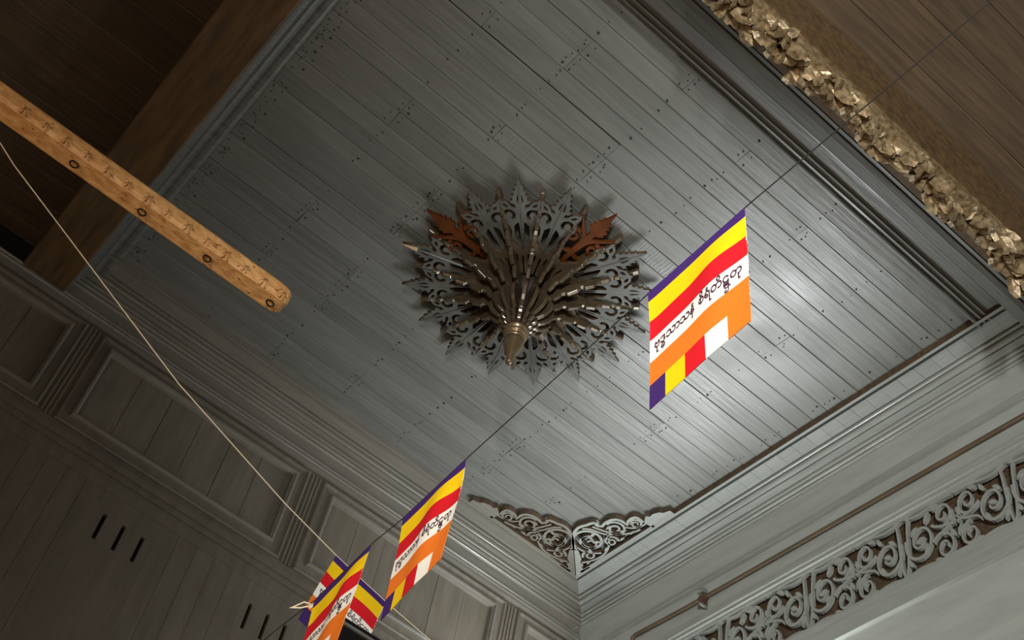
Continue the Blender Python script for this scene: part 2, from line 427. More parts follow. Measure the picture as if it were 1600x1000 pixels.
# lower boards with pairs of upright slots
x = -4.0
while x < XW:
    b = MB(); x1 = min(x + 0.125, XW)
    sl = (round((x + 4) / .125) % 8) in (1, 2, 3)
    if sl:
        m_ = (x + x1) / 2
        b.box(x, m_ - .012, YW + .004, YW + .03, H - 3.4, H - 1.30); b.box(m_ + .012, x1, YW + .004, YW + .03, H - 3.4, H - 1.30)
        b.box(m_ - .012, m_ + .012, YW + .004, YW + .03, H - 1.44, H - 1.30); b.box(m_ - .012, m_ + .012, YW + .004, YW + .03, H - 3.4, H - 1.62)
    else:
        b.box(x + .001, x1 - .001, YW + .004, YW + .03, H - 3.4, H - 1.30)
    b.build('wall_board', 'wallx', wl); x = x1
b = MB(); b.box(-4, 5.4, 6.10, 6.2, FZ, H - 3.4); b.build('wall_base', 'plaster', wl)

# ------------------------------------------------------------------ pipe wall
wr = empty('wall_right', (4.6, 4.1, FZ), 'structure')
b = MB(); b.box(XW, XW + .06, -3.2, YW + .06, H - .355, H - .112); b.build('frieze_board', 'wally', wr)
def sweepy(prof, y0, y1, name, mat):
    b = MB()
    for p, q in zip(prof, prof[1:]):
        b.quad((p[0], y0, H + p[1]), (q[0], y0, H + q[1]), (q[0], y1, H + q[1]), (p[0], y1, H + p[1]))
    return b.build(name, mat, wr)
sweepy([(XW, -.35), (4.582, -.352), (4.582, -.366), (4.592, -.372), (4.592, -.386), (4.576, -.392), (4.576, -.404), (XW, -.41)], -3.2, YW, 'frieze_moulding', 'trimy')
b = MB(); b.box(XW, XW + .06, -3.2, YW + .06, H - .655, H - .35); b.build('pipe_board', 'wally', wr)
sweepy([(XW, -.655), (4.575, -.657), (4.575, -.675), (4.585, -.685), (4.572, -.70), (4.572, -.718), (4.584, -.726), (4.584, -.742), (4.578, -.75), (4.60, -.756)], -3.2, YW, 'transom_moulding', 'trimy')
# pierced transom of scrolls in front of a backing board
b = MB(); b.box(XW + .05, XW + .08, -3.2, YW + .06, H - 1.38, H - .655); b.build('transom_backing', 'edge', wr)
def scroll_tile(mirror):
    b = MB(); f3 = lambda u, v, h: (h, (-u if mirror else u), v)
    S = lambda pts, w: b.ribbon(pts, [q * .74 for q in w] if isinstance(w, list) else w * .74, f3, -0.012, 0.012)
    tw = lambda a, c, n: [a + (c - a) * k / (n - 1) for k in range(n)]
    S(spiral((.15, .0), .135, .03, PI * .9, 1.5, 30), tw(.030, .018, 30))
    S(spiral((.36, .10), .085, .02, -PI * .6, 1.35, 24), tw(.026, .016, 24))
    S(spiral((.36, -.12), .085, .02, PI * .55, -1.35, 24), tw(.026, .016, 24))
    S(bez((.0, -.2), (.06, -.1), (.02, .1), (.06, .2)), .026)
    S(bez((.02, .2), (.2, .14), (.26, .22), (.46, .2)), .022)
    S(bez((.02, -.2), (.2, -.15), (.26, -.22), (.46, -.2)), .022)
    S(bez((.26, .06), (.30, .02), (.36, .02), (.46, .0)), .024)
    S(bez((.26, -.06), (.30, .0), (.40, -.04), (.46, .04)), .020)
    for cx, cy, a in ((.10, .08, .6), (.2, -.08, -2), (.30, .17, .2), (.30, -.19, -.4), (.44, .06, 1.2), (.44, -.06, -1.0), (.05, -.12, 2.2), (.22, .13, .9), (.15, .0, .3)):
        p = [(cx + .04 * math.cos(a) * t + .018 * math.sin(PI * (t + 1) / 2) * -math.sin(a) * s, cy + .04 * math.sin(a) * t + .018 * math.sin(PI * (t + 1) / 2) * math.cos(a) * s) for t, s in ((-1, 0), (-.4, 1), (.3, 1), (1, 0), (.3, -1), (-.4, -1))]
        b.prism(p, f3, -0.013, 0.013)
    return b
tiles = [scroll_tile(False), scroll_tile(True)]
def mesh_of(b, mats):
    me = bpy.data.meshes.new('shape'); me.from_pydata(b.v, [], b.f)
    for mn in mats: me.materials.append(MAT[mn])
    me.polygons.foreach_set('material_index', b.m); me.update(); return me
tm = [mesh_of(t, ['trimy']) for t in tiles]
off = Vector(wr['_o'])
for k in range(13):
    y = 6.05 - k * 0.345
    o = link_copy(tm[0] if k % 2 else tm[1], 'fretwork_scroll', wr, Vector((XW + .012, y if k % 2 == 0 else y - 0.345, H - .985)) - off, (0, 0, 0), (1, .734, 1.05))
b = MB()
b.box(XW - .01, XW + .03, -3.2, YW, H - .775, H - .752); b.box(XW - .01, XW + .03, -3.2, YW, H - 1.22, H - 1.19); b.box(XW - .03, XW + .05, -3.2, YW, H - 1.38, H - 1.22)
b.build('transom_rail', 'trimy', wr)
# wall below the transom with window openings
for y0, y1 in ((-3.2, 3.5), (5.75, 6.9)):
    b = MB(); b.box(XW, XW + .1, y0, y1, FZ, H - 2.2); b.build('wall_post', 'wally', wr)
b = MB(); b.box(XW, XW + .1, 3.5, 5.75, FZ, 2.6); b.build('window_sill', 'plaster', wr)
b = MB(); b.box(XW, XW + .1, -3.2, 3.5, H - 2.2, H - 1.38); b.box(XW, XW + .1, 3.5, 6.9, H - 1.60, H - 1.38); b.box(XW, XW + .1, 5.75, 6.9, H - 2.2, H - 1.60); b.build('window_head', 'wally', wr)

# unseen leaning boards, added to keep window light off the ceiling's far side
for k in range(6):
    y0 = 3.52 + k * .37
    b = MB(); b.prism([(4.59, 2.62), (4.565, 2.62), (4.30, 4.12), (4.325, 4.125)], lambda u, v, h: (u, h, v), y0, y0 + .362); b.build('light_baffle_board', 'wally', wr)

# ------------------------------------------------------------------ beam and mouldings on the near side (trim_3) and on the short side (trim_4)
t3 = empty('trim_3', (2.4, 2.3, H), 'structure')
def sweepx(prof, x0, x1, name, mat, parent, mats=None):
    b = MB()
    for p, q in zip(prof, prof[1:]):
        b.quad((x0, p[0], H + p[1]), (x0, q[0], H + q[1]), (x1, q[0], H + q[1]), (x1, p[0], H + p[1]))
    return b.build(name, mat, parent)
sweepx([(2.425, .02), (2.425, -.045), (2.411, -.050), (2.402, -.046), (2.402, -.028), (2.394, -.026), (2.386, -.040), (2.374, -.042), (2.370, -.026), (2.360, -.024), (2.352, -.036), (2.342, -.036), (2.340, -.0)], XL, 4.3, 'edging', 'darkbeam', t3)
b = MB(); b.box(XL, 4.3, 2.262, 2.342, H - .014, H + .02); b.build('band', 'plank', t3)
sweepx([(2.262, -.0), (2.262, -.02), (2.252, -.022), (2.250, -.012), (2.240, -.012), (2.238, -.026), (2.228, -.028), (2.228, .12)], XL, 4.3, 'thin_moulding', 'darkbeam', t3)
sweepx([(2.16, .12), (2.16, -.26), (2.088, -.30), (2.056, -.30), (2.054, -.285), (2.044, -.285), (2.042, -.305), (2.022, -.315), (2.020, -.29), (2.008, -.29), (2.006, -.32), (1.985, -.33)], -3.6, XW, 'beam_moulding', 'darkbeam', t3)
b = MB(); b.box(-3.6, XW, 1.78, 1.985, H - .40, H + .12); b.build('beam_body', 'brownbeam', t3)

t4 = empty('trim_4', (0.4, 4.1, H), 'structure')
def sweepyd(prof, name, mat):
    b = MB()
    for p, q in zip(prof, prof[1:]):
        b.quad((p[0], YR, H + p[1]), (q[0], YR, H + q[1]), (q[0], 6.12, H + q[1]), (p[0], 6.12, H + p[1]))
    return b.build(name, mat, t4, smooth=False)
sweepyd([(0.474, .02), (0.474, -.012), (0.466, -.022), (0.452, -.030), (0.430, -.034), (0.412, -.034), (0.398, -.040), (0.380, -.052), (0.368, -.054)], 'edging', 'darkbeam')
sweepyd([(0.368, -.054), (0.360, -.075), (0.345, -.085), (0.33, -.10), (0.32, -.16)], 'cove', 'darkbeam')
b = MB(); b.box(0.02, 0.32, YR, 6.12, H - .22, H + .12); b.build('beam_body', 'brownbeam', t4, bevel=0.012)

# ------------------------------------------------------------------ fretwork brackets in the corner of the ceiling
def bracket(name, label, xform, mats):
    root = empty(name, xform(0.0, 0.0, H - .05)); tag(root, label, 'bracket', 'fretwork corner brackets')
    f3 = lambda u, v, h: xform(u, v, h)
    h0, h1 = H - .050, H - .012
    out = [(.20, .19), (.222, .215), (.262, .262), (.307, .296), (.345, .318), (.387, .327), (.42, .321), (.45, .308), (.48, .302), (.505, .292), (.512, .275), (.505, .254), (.524, .230),
           (.552, .238), (.584, .239), (.618, .233), (.645, .217), (.662, .192), (.667, .165), (.664, .129), (.695, .150), (.731, .155), (.755, .149), (.768, .134), (.770, .104), (.766, .075)]
    b = MB(); b.ribbon(out, .022, f3, h0, h1, 0, 1); b.build('rim', mats, root)
    b = MB()
    b.prism([(.768, .066), (.79, .086), (.823, .11), (.84, .088), (.875, .092), (.92, .076), (.935, .055), (.986, .040), (.985, .0), (.78, .0), (.775, .03)], f3, h0, h1, 0, 1); b.build('tail', mats, root)
    b = MB()
    b.prism([(0.004, 0), (.21, .206), (.215, .17), (.17, .10), (.13, .075), (.135, .05), (.10, .035), (.10, .012), (.15, .012), (.15, 0)], f3, h0, h1, 0, 1); b.build('corner_leaf', mats, root)
    b = MB(); b.ribbon([(.06, .008), (.80, .008)], .018, f3, h0, h1, 0, 2); b.build('base_strip', mats, root)
    tw = lambda a, c, n: [a + (c - a) * k / (n - 1) for k in range(n)]
    def scr(pts, w, nm='scroll'):
        b = MB(); b.ribbon(pts, w, f3, h0 + .001, h1, 0, 2); b.build(nm, mats, root)
    scr(spiral((.345, .185), .125, .025, PI * 1.0, -1.55, 34), tw(.022, .015, 34))
    scr(spiral((.335, .165), .075, .02, PI * .2, 1.2, 22), tw(.018, .013, 22))
    scr(spiral((.575, .150), .074, .016, PI * .55, -1.6, 28), tw(.018, .013, 28))
    scr(spiral((.715, .095), .046, .012, PI * .6, -1.5, 22), tw(.016, .011, 22))
    scr(spiral((.46, .085), .055, .012, -PI * .2, 1.4, 22), tw(.016, .012, 22))
    scr(spiral((.235, .085), .050, .012, PI * .9, -1.3, 20), tw(.016, .012, 20))
    scr(bez((.14, .07), (.26, .0), (.40, .0), (.50, .16)), .015, 'vine')
    scr(bez((.47, .27), (.52, .12), (.56, .06), (.70, .04)), .015, 'vine')
    scr(bez((.40, .30), (.48, .25), (.44, .17), (.52, .13)), .014, 'vine')
    scr(bez((.24, .24), (.22, .16), (.24, .10), (.32, .05)), .014, 'vine')
    scr(bez((.64, .12), (.68, .05), (.74, .05), (.79, .06)), .013, 'vine')
    for cx, cy, a, s in ((.30, .225, .8, 1), (.38, .145, -.6, 1), (.42, .215, .3, 1), (.55, .195, .2, .8), (.60, .105, -.5, .8), (.28, .115, 1.2, .9), (.385, .055, .2, .9), (.54, .055, .1, .8), (.18, .04, .1, .7), (.635, .055, .2, .7), (.70, .125, .2, .6)):
        b = MB(); p = []
        for t, q in ((-1, 0), (-.5, .8), (.1, 1), (1, 0), (.1, -.7), (-.5, -.6)):
            p.append((cx + s * (.036 * math.cos(a) * t - .014 * q * math.sin(a)), cy + s * (.036 * math.sin(a) * t + .014 * q * math.cos(a))))
        b.prism(p, f3, h0 - .001, h1, 0, 1); b.build('leaf', mats, root)
    b = MB(); b.lathe([(.0, .0), (.012, .0), (.018, .01), (.018, .03)], xform(.508, .268, h0 - .002), 8); b.build('knob', mats, root)
    return root
bracket('fretwork_bracket', 'pierced grey scroll bracket on the ceiling corner beside the pipe wall', lambda u, v, h: (4.252 - v, 5.7905 - u, h), ['trimy', 'leafedge', 'edge'])
bracket('fretwork_bracket', 'pierced grey scroll bracket on the ceiling corner beside the panelled wall', lambda u, v, h: (4.252 - u, 5.7905 - v, h), ['trimx', 'leafedge', 'edge'])

# ------------------------------------------------------------------ carved rosette hanging from the centre of the ceiling
CX, CY = 2.337, 4.083
ro = empty('ceiling_rosette', (CX, CY, H)); tag(ro, 'carved wooden ceiling rosette with pierced leaves, ribbed bulb and bronze finial', 'ceiling ornament')
half = [(.25, .034), (.30, .048), (.335, .050), (.348, .078), (.372, .084), (.362, .062), (.395, .056), (.43, .066), (.455, .082), (.468, .108), (.497, .119), (.53, .117), (.548, .106), (.566, .112), (.588, .121),
        (.612, .120), (.600, .103), (.598, .080), (.578, .060), (.560, .046), (.556, .024), (.578, .030), (.586, .052), (.606, .060), (.602, .044), (.618, .040), (.638, .050), (.634, .034), (.650, .032), (.668, .039), (.665, .026), (.684, .022), (.700, .026), (.699, .015), (.722, .009)]
outline = [(r, w) for r, w in half] + [(.752, 0)] + [(r, -w) for r, w in reversed(half)]
def crescent(cx, cy, ro_, ri, a0, a1, n=9):
    o = [(cx + ro_ * math.cos(a0 + (a1 - a0) * k / (n - 1)), cy + ro_ * math.sin(a0 + (a1 - a0) * k / (n - 1))) for k in range(n)]
    i = [(cx + ri * math.cos(a1 + (a0 - a1) * k / (n - 1)) , cy + ri * math.sin(a1 + (a0 - a1) * k / (n - 1))) for k in range(n)]
    return o + i
holes = []
for s in (1, -1):
    h = crescent(.508, .068, .040, .019, -PI * .80, PI * .66)
    holes.append([(x, y * s) for x, y in h])
    holes.append([(x, y * s) for x, y in [(.320, .012), (.345, .034), (.395, .043), (.435, .044), (.458, .026), (.462, .014), (.42, .011), (.37, .009)]])
    holes.append([(x, y * s) for x, y in [(.556, .072), (.566, .094), (.586, .102), (.583, .084), (.572, .070)]])
    holes.append([(x, y * s) for x, y in [(.585, .010), (.60, .020), (.63, .016), (.65, .008), (.62, .008)]])
leaf_me = curve_plate(outline, holes, .013, ['leaf', 'leafedge'])
bl_ = MB(); fz = lambda u, v, h: (u, v, h); hb = .012
bl_.ribbon([(.24, 0), (.35, 0), (.42, 0), (.50, 0), (.58, 0)], [.034, .026, .034, .046, .026], fz, -hb, hb)
tipl = [(.555, .012), (.570, .034), (.590, .052), (.600, .040), (.618, .054), (.630, .030), (.648, .042), (.658, .024), (.676, .030), (.690, .014)]
bl_.prism(tipl + [(.752, 0)] + [(r, -w) for r, w in reversed(tipl)], fz, -hb - .001, hb)
for sg in (1, -1):
    bl_.ribbon([(x, y * sg) for x, y in spiral((.478, .072), .046, .014, -PI * .10, 1.12, 22)], [.024 - .010 * k / 21 for k in range(22)], fz, -hb + .001, hb - .001)
    bl_.ribbon([(x, y * sg) for x, y in bez((.475, .005), (.53, .02), (.545, .07), (.610, .118))], [.036 - .030 * k / 11 for k in range(12)], fz, -hb + .0015, hb - .0015)
    bl_.ribbon([(x, y * sg) for x, y in bez((.385, .0), (.37, .03), (.36, .05), (.385, .075))], [.030 - .022 * k / 11 for k in range(12)], fz, -hb + .002, hb - .002)
    bl_.ribbon([(x, y * sg) for x, y in bez((.30, .0), (.30, .02), (.30, .035), (.325, .05))], [.026 - .018 * k / 11 for k in range(12)], fz, -hb + .0025, hb - .0025)
brown_me = mesh_of(bl_, ['brown'])
rib = MB(); rib.v = [(.27, -.007, 0), (.27, .007, 0), (.27, 0, -.008), (.735, -.002, 0), (.735, .002, 0), (.735, 0, -.003)]
rib.f = [(0, 1, 2), (3, 5, 4), (0, 2, 5, 3), (2, 1, 4, 5), (1, 0, 3, 4)]; rib.m = [0] * 5
rib_me = mesh_of(rib, ['leaf'])
tip = MB(); tip.v = [(.66, -.012, 0), (.66, .016, 0), (.755, 0, 0), (.66, -.012, -.005), (.66, .016, -.005), (.755, 0, -.004)]
tip.f = [(0, 1, 2), (3, 5, 4), (0, 3, 4, 1), (1, 4, 5, 2), (2, 5, 3, 0)]; tip.m = [0] * 5
tip_me = mesh_of(tip, ['tan'])
for k in range(16):
    a = math.radians(22.5 * k + 1.0); br = k in (8, 12)
    o = link_copy(brown_me if br else leaf_me, 'leaf', ro, (0, 0, -.062 + random.uniform(-.005, .005)), (random.uniform(-.03, .03), random.uniform(-.012, .02), a))
    sc = random.uniform(.985, 1.03); o.scale = (sc, 1, 1)
    if br: o['label'] = 'bare reddish brown wooden leaf'
    else: link_copy(rib_me, 'midrib', o, (0, 0, -.012))
    if k == 7: q = link_copy(tip_me, 'bare_tip', o, (0, 0, -.0135)); q['label'] = 'chipped pale wood tip'
pet = [(.14, .024), (.20, .036), (.25, .044), (.275, .058), (.30, .056), (.318, .040), (.322, .030), (.345, .028), (.365, .014)]
petal_me = curve_plate([(r, w) for r, w in pet] + [(.385, 0)] + [(r, -w) for r, w in reversed(pet)],
                       [[(.20, .008), (.24, .022), (.28, .024), (.265, .008)], [(.20, -.008), (.24, -.022), (.28, -.024), (.265, -.008)]], .010, ['fin', 'leafedge'])  # darker fin paint on the petals stands in for shade around the hub
for k in range(16):
    link_copy(petal_me, 'petal', ro, (0, 0, -.098), (0, -.02, math.radians(22.5 * k + 12.0)))
fin = MB()
prof = [(.03, 0), (.668, 0), (.668, -.074), (.636, -.086), (.612, -.086), (.606, -.104), (.590, -.106), (.584, -.094), (.566, -.098), (.560, -.120), (.530, -.124), (.524, -.110), (.508, -.114), (.498, -.138), (.448, -.146),
        (.442, -.130), (.424, -.134), (.414, -.160), (.36, -.170), (.352, -.152), (.334, -.158), (.322, -.186), (.262, -.200), (.250, -.184), (.226, -.190), (.214, -.212), (.190, -.216), (.168, -.204), (.150, -.206), (.147, -.214),
        (.160, -.222), (.178, -.236), (.188, -.256), (.190, -.280), (.183, -.308), (.168, -.334), (.146, -.356), (.124, -.370), (.108, -.375), (.106, -.382), (.114, -.390), (.116, -.404), (.106, -.416), (.090, -.424), (.086, -.430), (.092, -.438), (.090, -.450), (.074, -.458), (.03, -.46)]
prof = [(r, z if r < .2 else z * (.70 if r > .43 else .84 if r > .3 else .93)) for r, z in prof]
fin.prism(prof, lambda u, v, h: (u, h, v), -.0115, .0115)
fin_me = mesh_of(fin, ['fin'])
bm_tmp = link_copy(fin_me, 'fin', ro, (0, 0, 0), (0, 0, math.radians(12.25)))
md = bm_tmp.modifiers.new('bevel', 'BEVEL'); md.width = .0035; md.segments = 1; md.limit_method = 'ANGLE'
dg = bpy.context.evaluated_depsgraph_get()
fin_bev = bpy.data.meshes.new_from_object(bm_tmp.evaluated_get(dg)); bm_tmp.modifiers.clear(); bm_tmp.data = fin_bev
for k in range(1, 16):
    link_copy(fin_bev, 'fin', ro, (0, 0, random.uniform(0, .004)), (0, 0, math.radians(22.5 * k + 12.25 + random.uniform(-.8, .8))))
b = MB(); b.lathe([(.11, 0), (.11, -.16), (.075, -.18), (.08, -.24), (.085, -.28), (.07, -.36), (.05, -.40), (.045, -.47)], (CX, CY, H), 20); b.build('hub', 'hub', ro, smooth=True)
b = MB(); b.lathe([(.046, -.455), (.066, -.458), (.072, -.468), (.070, -.480), (.062, -.484), (.060, -.490), (.066, -.496), (.068, -.506), (.062, -.514), (.055, -.517), (.053, -.524), (.060, -.530), (.061, -.540), (.054, -.546)], (CX, CY, H), 28); b.build('collar', 'bronze', ro, smooth=True)
b = MB(); b.lathe([(.050, -.544), (.056, -.556), (.058, -.572), (.056, -.590), (.049, -.612), (.039, -.634), (.031, -.652), (.026, -.670), (.0225, -.695), (.021, -.725), (.019, -.738), (.0, -.742)], (CX, CY, H), 28); b.build('finial', 'bronze', ro, smooth=True)

# ------------------------------------------------------------------ flags on their strings
GL = {}
def glyph(ch):
    if ch in GL: return GL[ch]
    cu = bpy.data.curves.new('glyph', 'FONT'); cu.body = ch; cu.resolution_u = 3; cu.offset = .012
    ob = bpy.data.objects.new('glyph', cu); COL.objects.link(ob)
    dg = bpy.context.evaluated_depsgraph_get(); me = bpy.data.meshes.new_from_object(ob.evaluated_get(dg))
    GL[ch] = ([(v.co.x, v.co.y) for v in me.vertices], [tuple(p.vertices) for p in me.polygons])
    bpy.data.objects.remove(ob); bpy.data.curves.remove(cu); bpy.data.meshes.remove(me)
    return GL[ch]
# the printed line, letter by letter: (character, x, y, scale)
LINE = []
pen = 0.0
for item in ['\u1017\u102f', '\u1012/\u1013', '\u101e\u102c', '\u101e', '\u1014\u1036', ' ', '\u1005\u102d', '\u101b\u1036', '\u1010\u102d', '\u100b/\u100c', '\u1010\u102f']:
    if item == ' ': pen += .35; continue
    base = item[0]; adv = 1.09 if base in '\u101e\u1010' else .645
    LINE.append((base, pen, 0, 1)); pen += adv
    for ch in item[1:]:
        if ch == '/': continue
        if '/' in item and ch == item[-1]: LINE.append((ch, pen - adv + .09, -.52, .78)); continue
        if ch == '\u102c': LINE.append((ch, pen + .03, 0, 1)); pen += .42; continue
        LINE.append((ch, pen, 0, 1))
TEXTW = pen
STR = [('purple', 0, .085), ('yellow', .085, .26), ('red', .26, .43), ('white', .43, .62), ('orange', .62, .81)]
BLK = [('purple', 0, .17), ('yellow', .17, .375), ('red', .375, .585), ('white', .585, .795), ('orange', .795, 1)]

def make_flag(label, tl, tr, bl, brr, waves, seed, curl=0.0):
    """cloth flag hung by its top edge from tl to tr; bl and brr are the lower corners"""
    tl, tr, bl, brr = map(Vector, (tl, tr, bl, brr))
    rnd = random.Random(seed)
    nrm = (tr - tl).cross(bl - tl).normalized()
    def S(a, b, off=0.0):
        p = (tl * (1 - a) + tr * a) * (1 - b) + (bl * (1 - a) + brr * a) * b
        w = 0.0
        for amp, fa, fb, ph in waves: w += amp * math.sin(fa * a * PI + fb * b * PI + ph) * min(1.0, b * 3.5) * (1.0 - .85 * b)
        sag = 0.0
        p = p + nrm * (w + off) + Vector((0, 0, sag))
        if curl: p = p + (tr - tl) * (curl * max(0, b - .75) ** 2 * 4 * (1 - a)) + nrm * (curl * .3 * max(0, b - .7) * (1 - a))
        return tuple(p)
    root = empty('prayer_flag', tuple((tl + tr) / 2)); tag(root, label, 'flag', 'striped flags on the strings')
    def patch(nm, mat, a0, a1, b0, b1, parent, na, nb, off=0.0):
        m = MB(); T = .0007
        for side in (-1, 1):
            i = len(m.v)
            for q in range(nb + 1):
                for p in range(na + 1): m.v.append(S(a0 + (a1 - a0) * p / na, b0 + (b1 - b0) * q / nb, off + side * T))
            for q in range(nb):
                for p in range(na):
                    f = (i + q * (na + 1) + p, i + q * (na + 1) + p + 1, i + (q + 1) * (na + 1) + p + 1, i + (q + 1) * (na + 1) + p)
                    m.f.append(f if side < 0 else f[::-1]); m.m.append(0)
        n1 = (na + 1) * (nb + 1)
        edge = [p for p in range(na + 1)] + [q * (na + 1) + na for q in range(1, nb + 1)] + [nb * (na + 1) + p for p in range(na - 1, -1, -1)] + [q * (na + 1) for q in range(nb - 1, 0, -1)]
        nf = len(m.f)
        for u, v in zip(edge, edge[1:] + edge[:1]): m.quad(m.v[v], m.v[u], m.v[u + n1], m.v[v + n1])
        o = m.build(nm, mat, parent)
        o.data.polygons.foreach_set('use_smooth', [k < nf for k in range(len(m.f))])
        return o
    white = None
    for c, b0, b1 in STR:
        o = patch(c + '_stripe', c, 0, 1, b0, b1, root, 24, 5)
        if c == 'white': white = o
    for c, a0, a1 in BLK:
        patch(c + '_block', c, a0, a1, .81, 1, root, 6, 6)
    # printed line of script on the white stripe, both sides
    for side in (-1, 1):
        m = MB()
        for ch, gx, gy, gs in LINE:
            vs, fs = glyph(ch); i = len(m.v)
            for x, y in vs:
                X = (gx + x * gs) / TEXTW; Y = gy + y * gs
                a = .05 + .90 * X; bb = .515 - (Y - .20) * .098
                m.v.append(S(a, bb, side * .0022))
            for f in fs: m.f.append(tuple(i + k for k in f)); m.m.append(0)
        m.build('lettering', 'ink', white)
    patch('hem', 'white', .992, 1.0, .075, .81, root, 1, 16, .0)
    # sleeve of the cord along the top
    return root

zs = 2.2
f1 = make_flag('large striped flag hanging highest, beside the rosette', (1.055, 1.331, zs), (1.038, 1.035, zs), (1.098, 1.338, zs - .328), (1.068, 1.041, zs - .329),
               [(.008, 1.9, .3, .3), (.002, 4.3, .6, 1.0)], 1)
f2 = make_flag('striped flag below the rosette whose top edge starts at the middle of the string', (1.130, 2.320, zs), (1.106, 2.027, zs), (1.142, 2.306, zs - .330), (1.098, 2.013, zs - .330),
               [(.009, 2.2, .3, .4), (.003, 4.0, .8, 2.0)], 2)
f3_ = make_flag('striped flag cut by the bottom of the picture, in front of the other string', (1.168, 2.790, zs), (1.136, 2.471, zs), (1.180, 2.81, zs - .328), (1.118, 2.456, zs - .330),
                [(.010, 1.8, .2, .2), (.004, 4.0, 1.0, .6)], 3)
h4 = 2.95
k4 = h4 / 3.1
A4 = Vector((1.547, 3.641, 3.1)) * k4; B4 = Vector((1.838, 3.712, 3.1)) * k4
f4 = make_flag('striped flag on the cream cord, mostly hidden behind another flag', tuple(A4), tuple(B4), tuple(A4 + Vector((-.058, -.004, -.325))), tuple(B4 + Vector((-.040, .0, -.325))),
               [(.008, 2.0, .2, .0)], 4)

m = MB(); pts = [(.95, -1.2, 2.235), (1.02, .4, 2.205), (1.0375, 1.02, 2.2), (1.057, 1.34, 2.2), (1.080, 1.68, 2.197), (1.104, 2.010, 2.2), (1.131, 2.33, 2.2), (1.134, 2.46, 2.2), (1.168, 2.79, 2.2), (1.172, 2.99, 2.204), (1.25, 4.2, 2.26), (1.38, 6.12, 2.4)]
m.tube(pts, .0014, 6); tag(m.build('flag_string', 'blackstring', at=(1.05, 1.5, 2.2)), 'thin black string carrying three striped flags across the ceiling view', 'string')
d4 = (B4 - A4)
m = MB(); pts = [tuple(A4 + d4 * t + Vector((0, 0, .06 * ((t - .5) / 6) ** 2 * 4))) for t in (-9, -6, -3, -1, -.02, .5, 1.02, 2, 4, 8, 9.0)]
m.tube(pts, .0022, 6); tag(m.build('cream_string', 'cord', at=tuple(A4)), 'thin cream cord crossing the lower corner behind the flags', 'string')
# loose bow of cream cord at the end of the hidden flag
def pt(x, y, t):
    v = Vector(RIGHT) * (x - 800) + Vector(DOWN) * (y - 500) + Vector(FWD) * 2020.748
    return v.normalized() * t
bow_c = Vector((1.174, 2.815, 2.196))
rr, uu = Vector(RIGHT), -Vector(DOWN)
m = MB()
loop = [(0, 0), (-.008, .006), (-.022, .010), (-.034, .005), (-.046, .000), (-.058, -.003), (-.044, -.004), (-.032, -.006), (-.020, -.004), (-.008, -.001), (0, 0)]
m.tube([tuple(bow_c + rr * x + uu * y + Vector((0, -.004 * math.sin(i), 0))) for i, (x, y) in enumerate(loop)], .0022, 6)
m.tube([tuple(bow_c + rr * x + uu * y) for x, y in ((-.004, -.006), (.004, .0), (.002, .008), (-.004, .004), (-.003, -.005))], .0026, 6)
tag(m.build('cord_bow', 'cord', at=tuple(bow_c)), 'small bow of cream cord knotted on the black string by the lowest flag', 'cord')

# ------------------------------------------------------------------ small fixtures
pp = empty('conduit_pipe', (4.58, 4.8, H - .52)); tag(pp, 'thin brown pipe running along the grey wall above the pierced transom', 'pipe')
m = MB(); m.tube([(4.584, -2.9, H - .545), (4.584, 4.41, H - .533), (4.584, 5.0, H - .528), (4.584, 5.47, H - .512), (4.584, 5.50, H - .52), (4.584, 5.505, H - .56), (4.584, 5.505, H - .62)], .0155, 10); m.build('pipe_run', 'pipe', pp, smooth=True)
cl = empty('pipe_clamp', (4.57, 4.83, H - .54)); tag(cl, 'small rusty clamp holding the brown pipe to the wall', 'clamp')
m = MB(); m.tube([(4.58, 4.80, H - .535), (4.58, 4.86, H - .535)], .024, 10); m.build('collar', 'rust', cl)
m = MB(); m.box(4.556, 4.60, 4.815, 4.845, H - .50, H - .462); m.build('upper_strap', 'metal', cl, bevel=.003)
m = MB(); m.box(4.55, 4.60, 4.812, 4.842, H - .60, H - .555); m.build('lower_strap', 'rust', cl, bevel=.003)
m = MB(); m.tube([(4.535, 4.83, H - .49), (4.60, 4.83, H - .49)], .009, 8); m.build('bolt', 'metal', cl)
m = MB(); m.tube([(4.53, 4.815, H - .615), (4.60, 4.815, H - .615)], .011, 8); m.build('hook', 'metal', cl)

cp = empty('carved_capital', (4.5, 5.75, H - 1.1)); tag(cp, 'pale grey carved capital low in the corner of the two walls', 'capital')
for dy in (.10, .36):
    m = MB(); m.lathe([(.0, .0), (.04, .0), (.050, -.02), (.047, -.05), (.036, -.08), (.032, -.3)], (4.53, 5.72 - dy, H - .545 - dy * .45), 32, lobes=8, amp=.18); m.build('scalloped_lobe', 'carve', cp, smooth=True)

# black boxy lamp on a pole, its top showing between two flags
bc = pt(553, 1004, 4.55)
lb = empty('stage_lamp', (bc.x, bc.y, FZ)); tag(lb, 'black boxy lamp housing showing under the hidden flag at the picture edge', 'lamp')
m = MB(); m.box(bc.x - .085, bc.x + .085, bc.y - .05, bc.y + .05, bc.z - .14, bc.z + .035); m.build('housing', 'black', lb, bevel=.008)
m = MB(); m.box(bc.x - .088, bc.x + .088, bc.y - .058, bc.y + .053, bc.z + .0, bc.z + .010); m.build('trim_strip', 'metal', lb)
m = MB(); m.tube([(bc.x, bc.y, FZ), (bc.x, bc.y, bc.z - .12)], .016, 10); m.build('pole', 'black', lb)
m = MB(); m.lathe([(.0, .03), (.16, .03), (.18, .0), (0, 0)], (bc.x, bc.y, FZ), 20); m.build('base', 'black', lb)

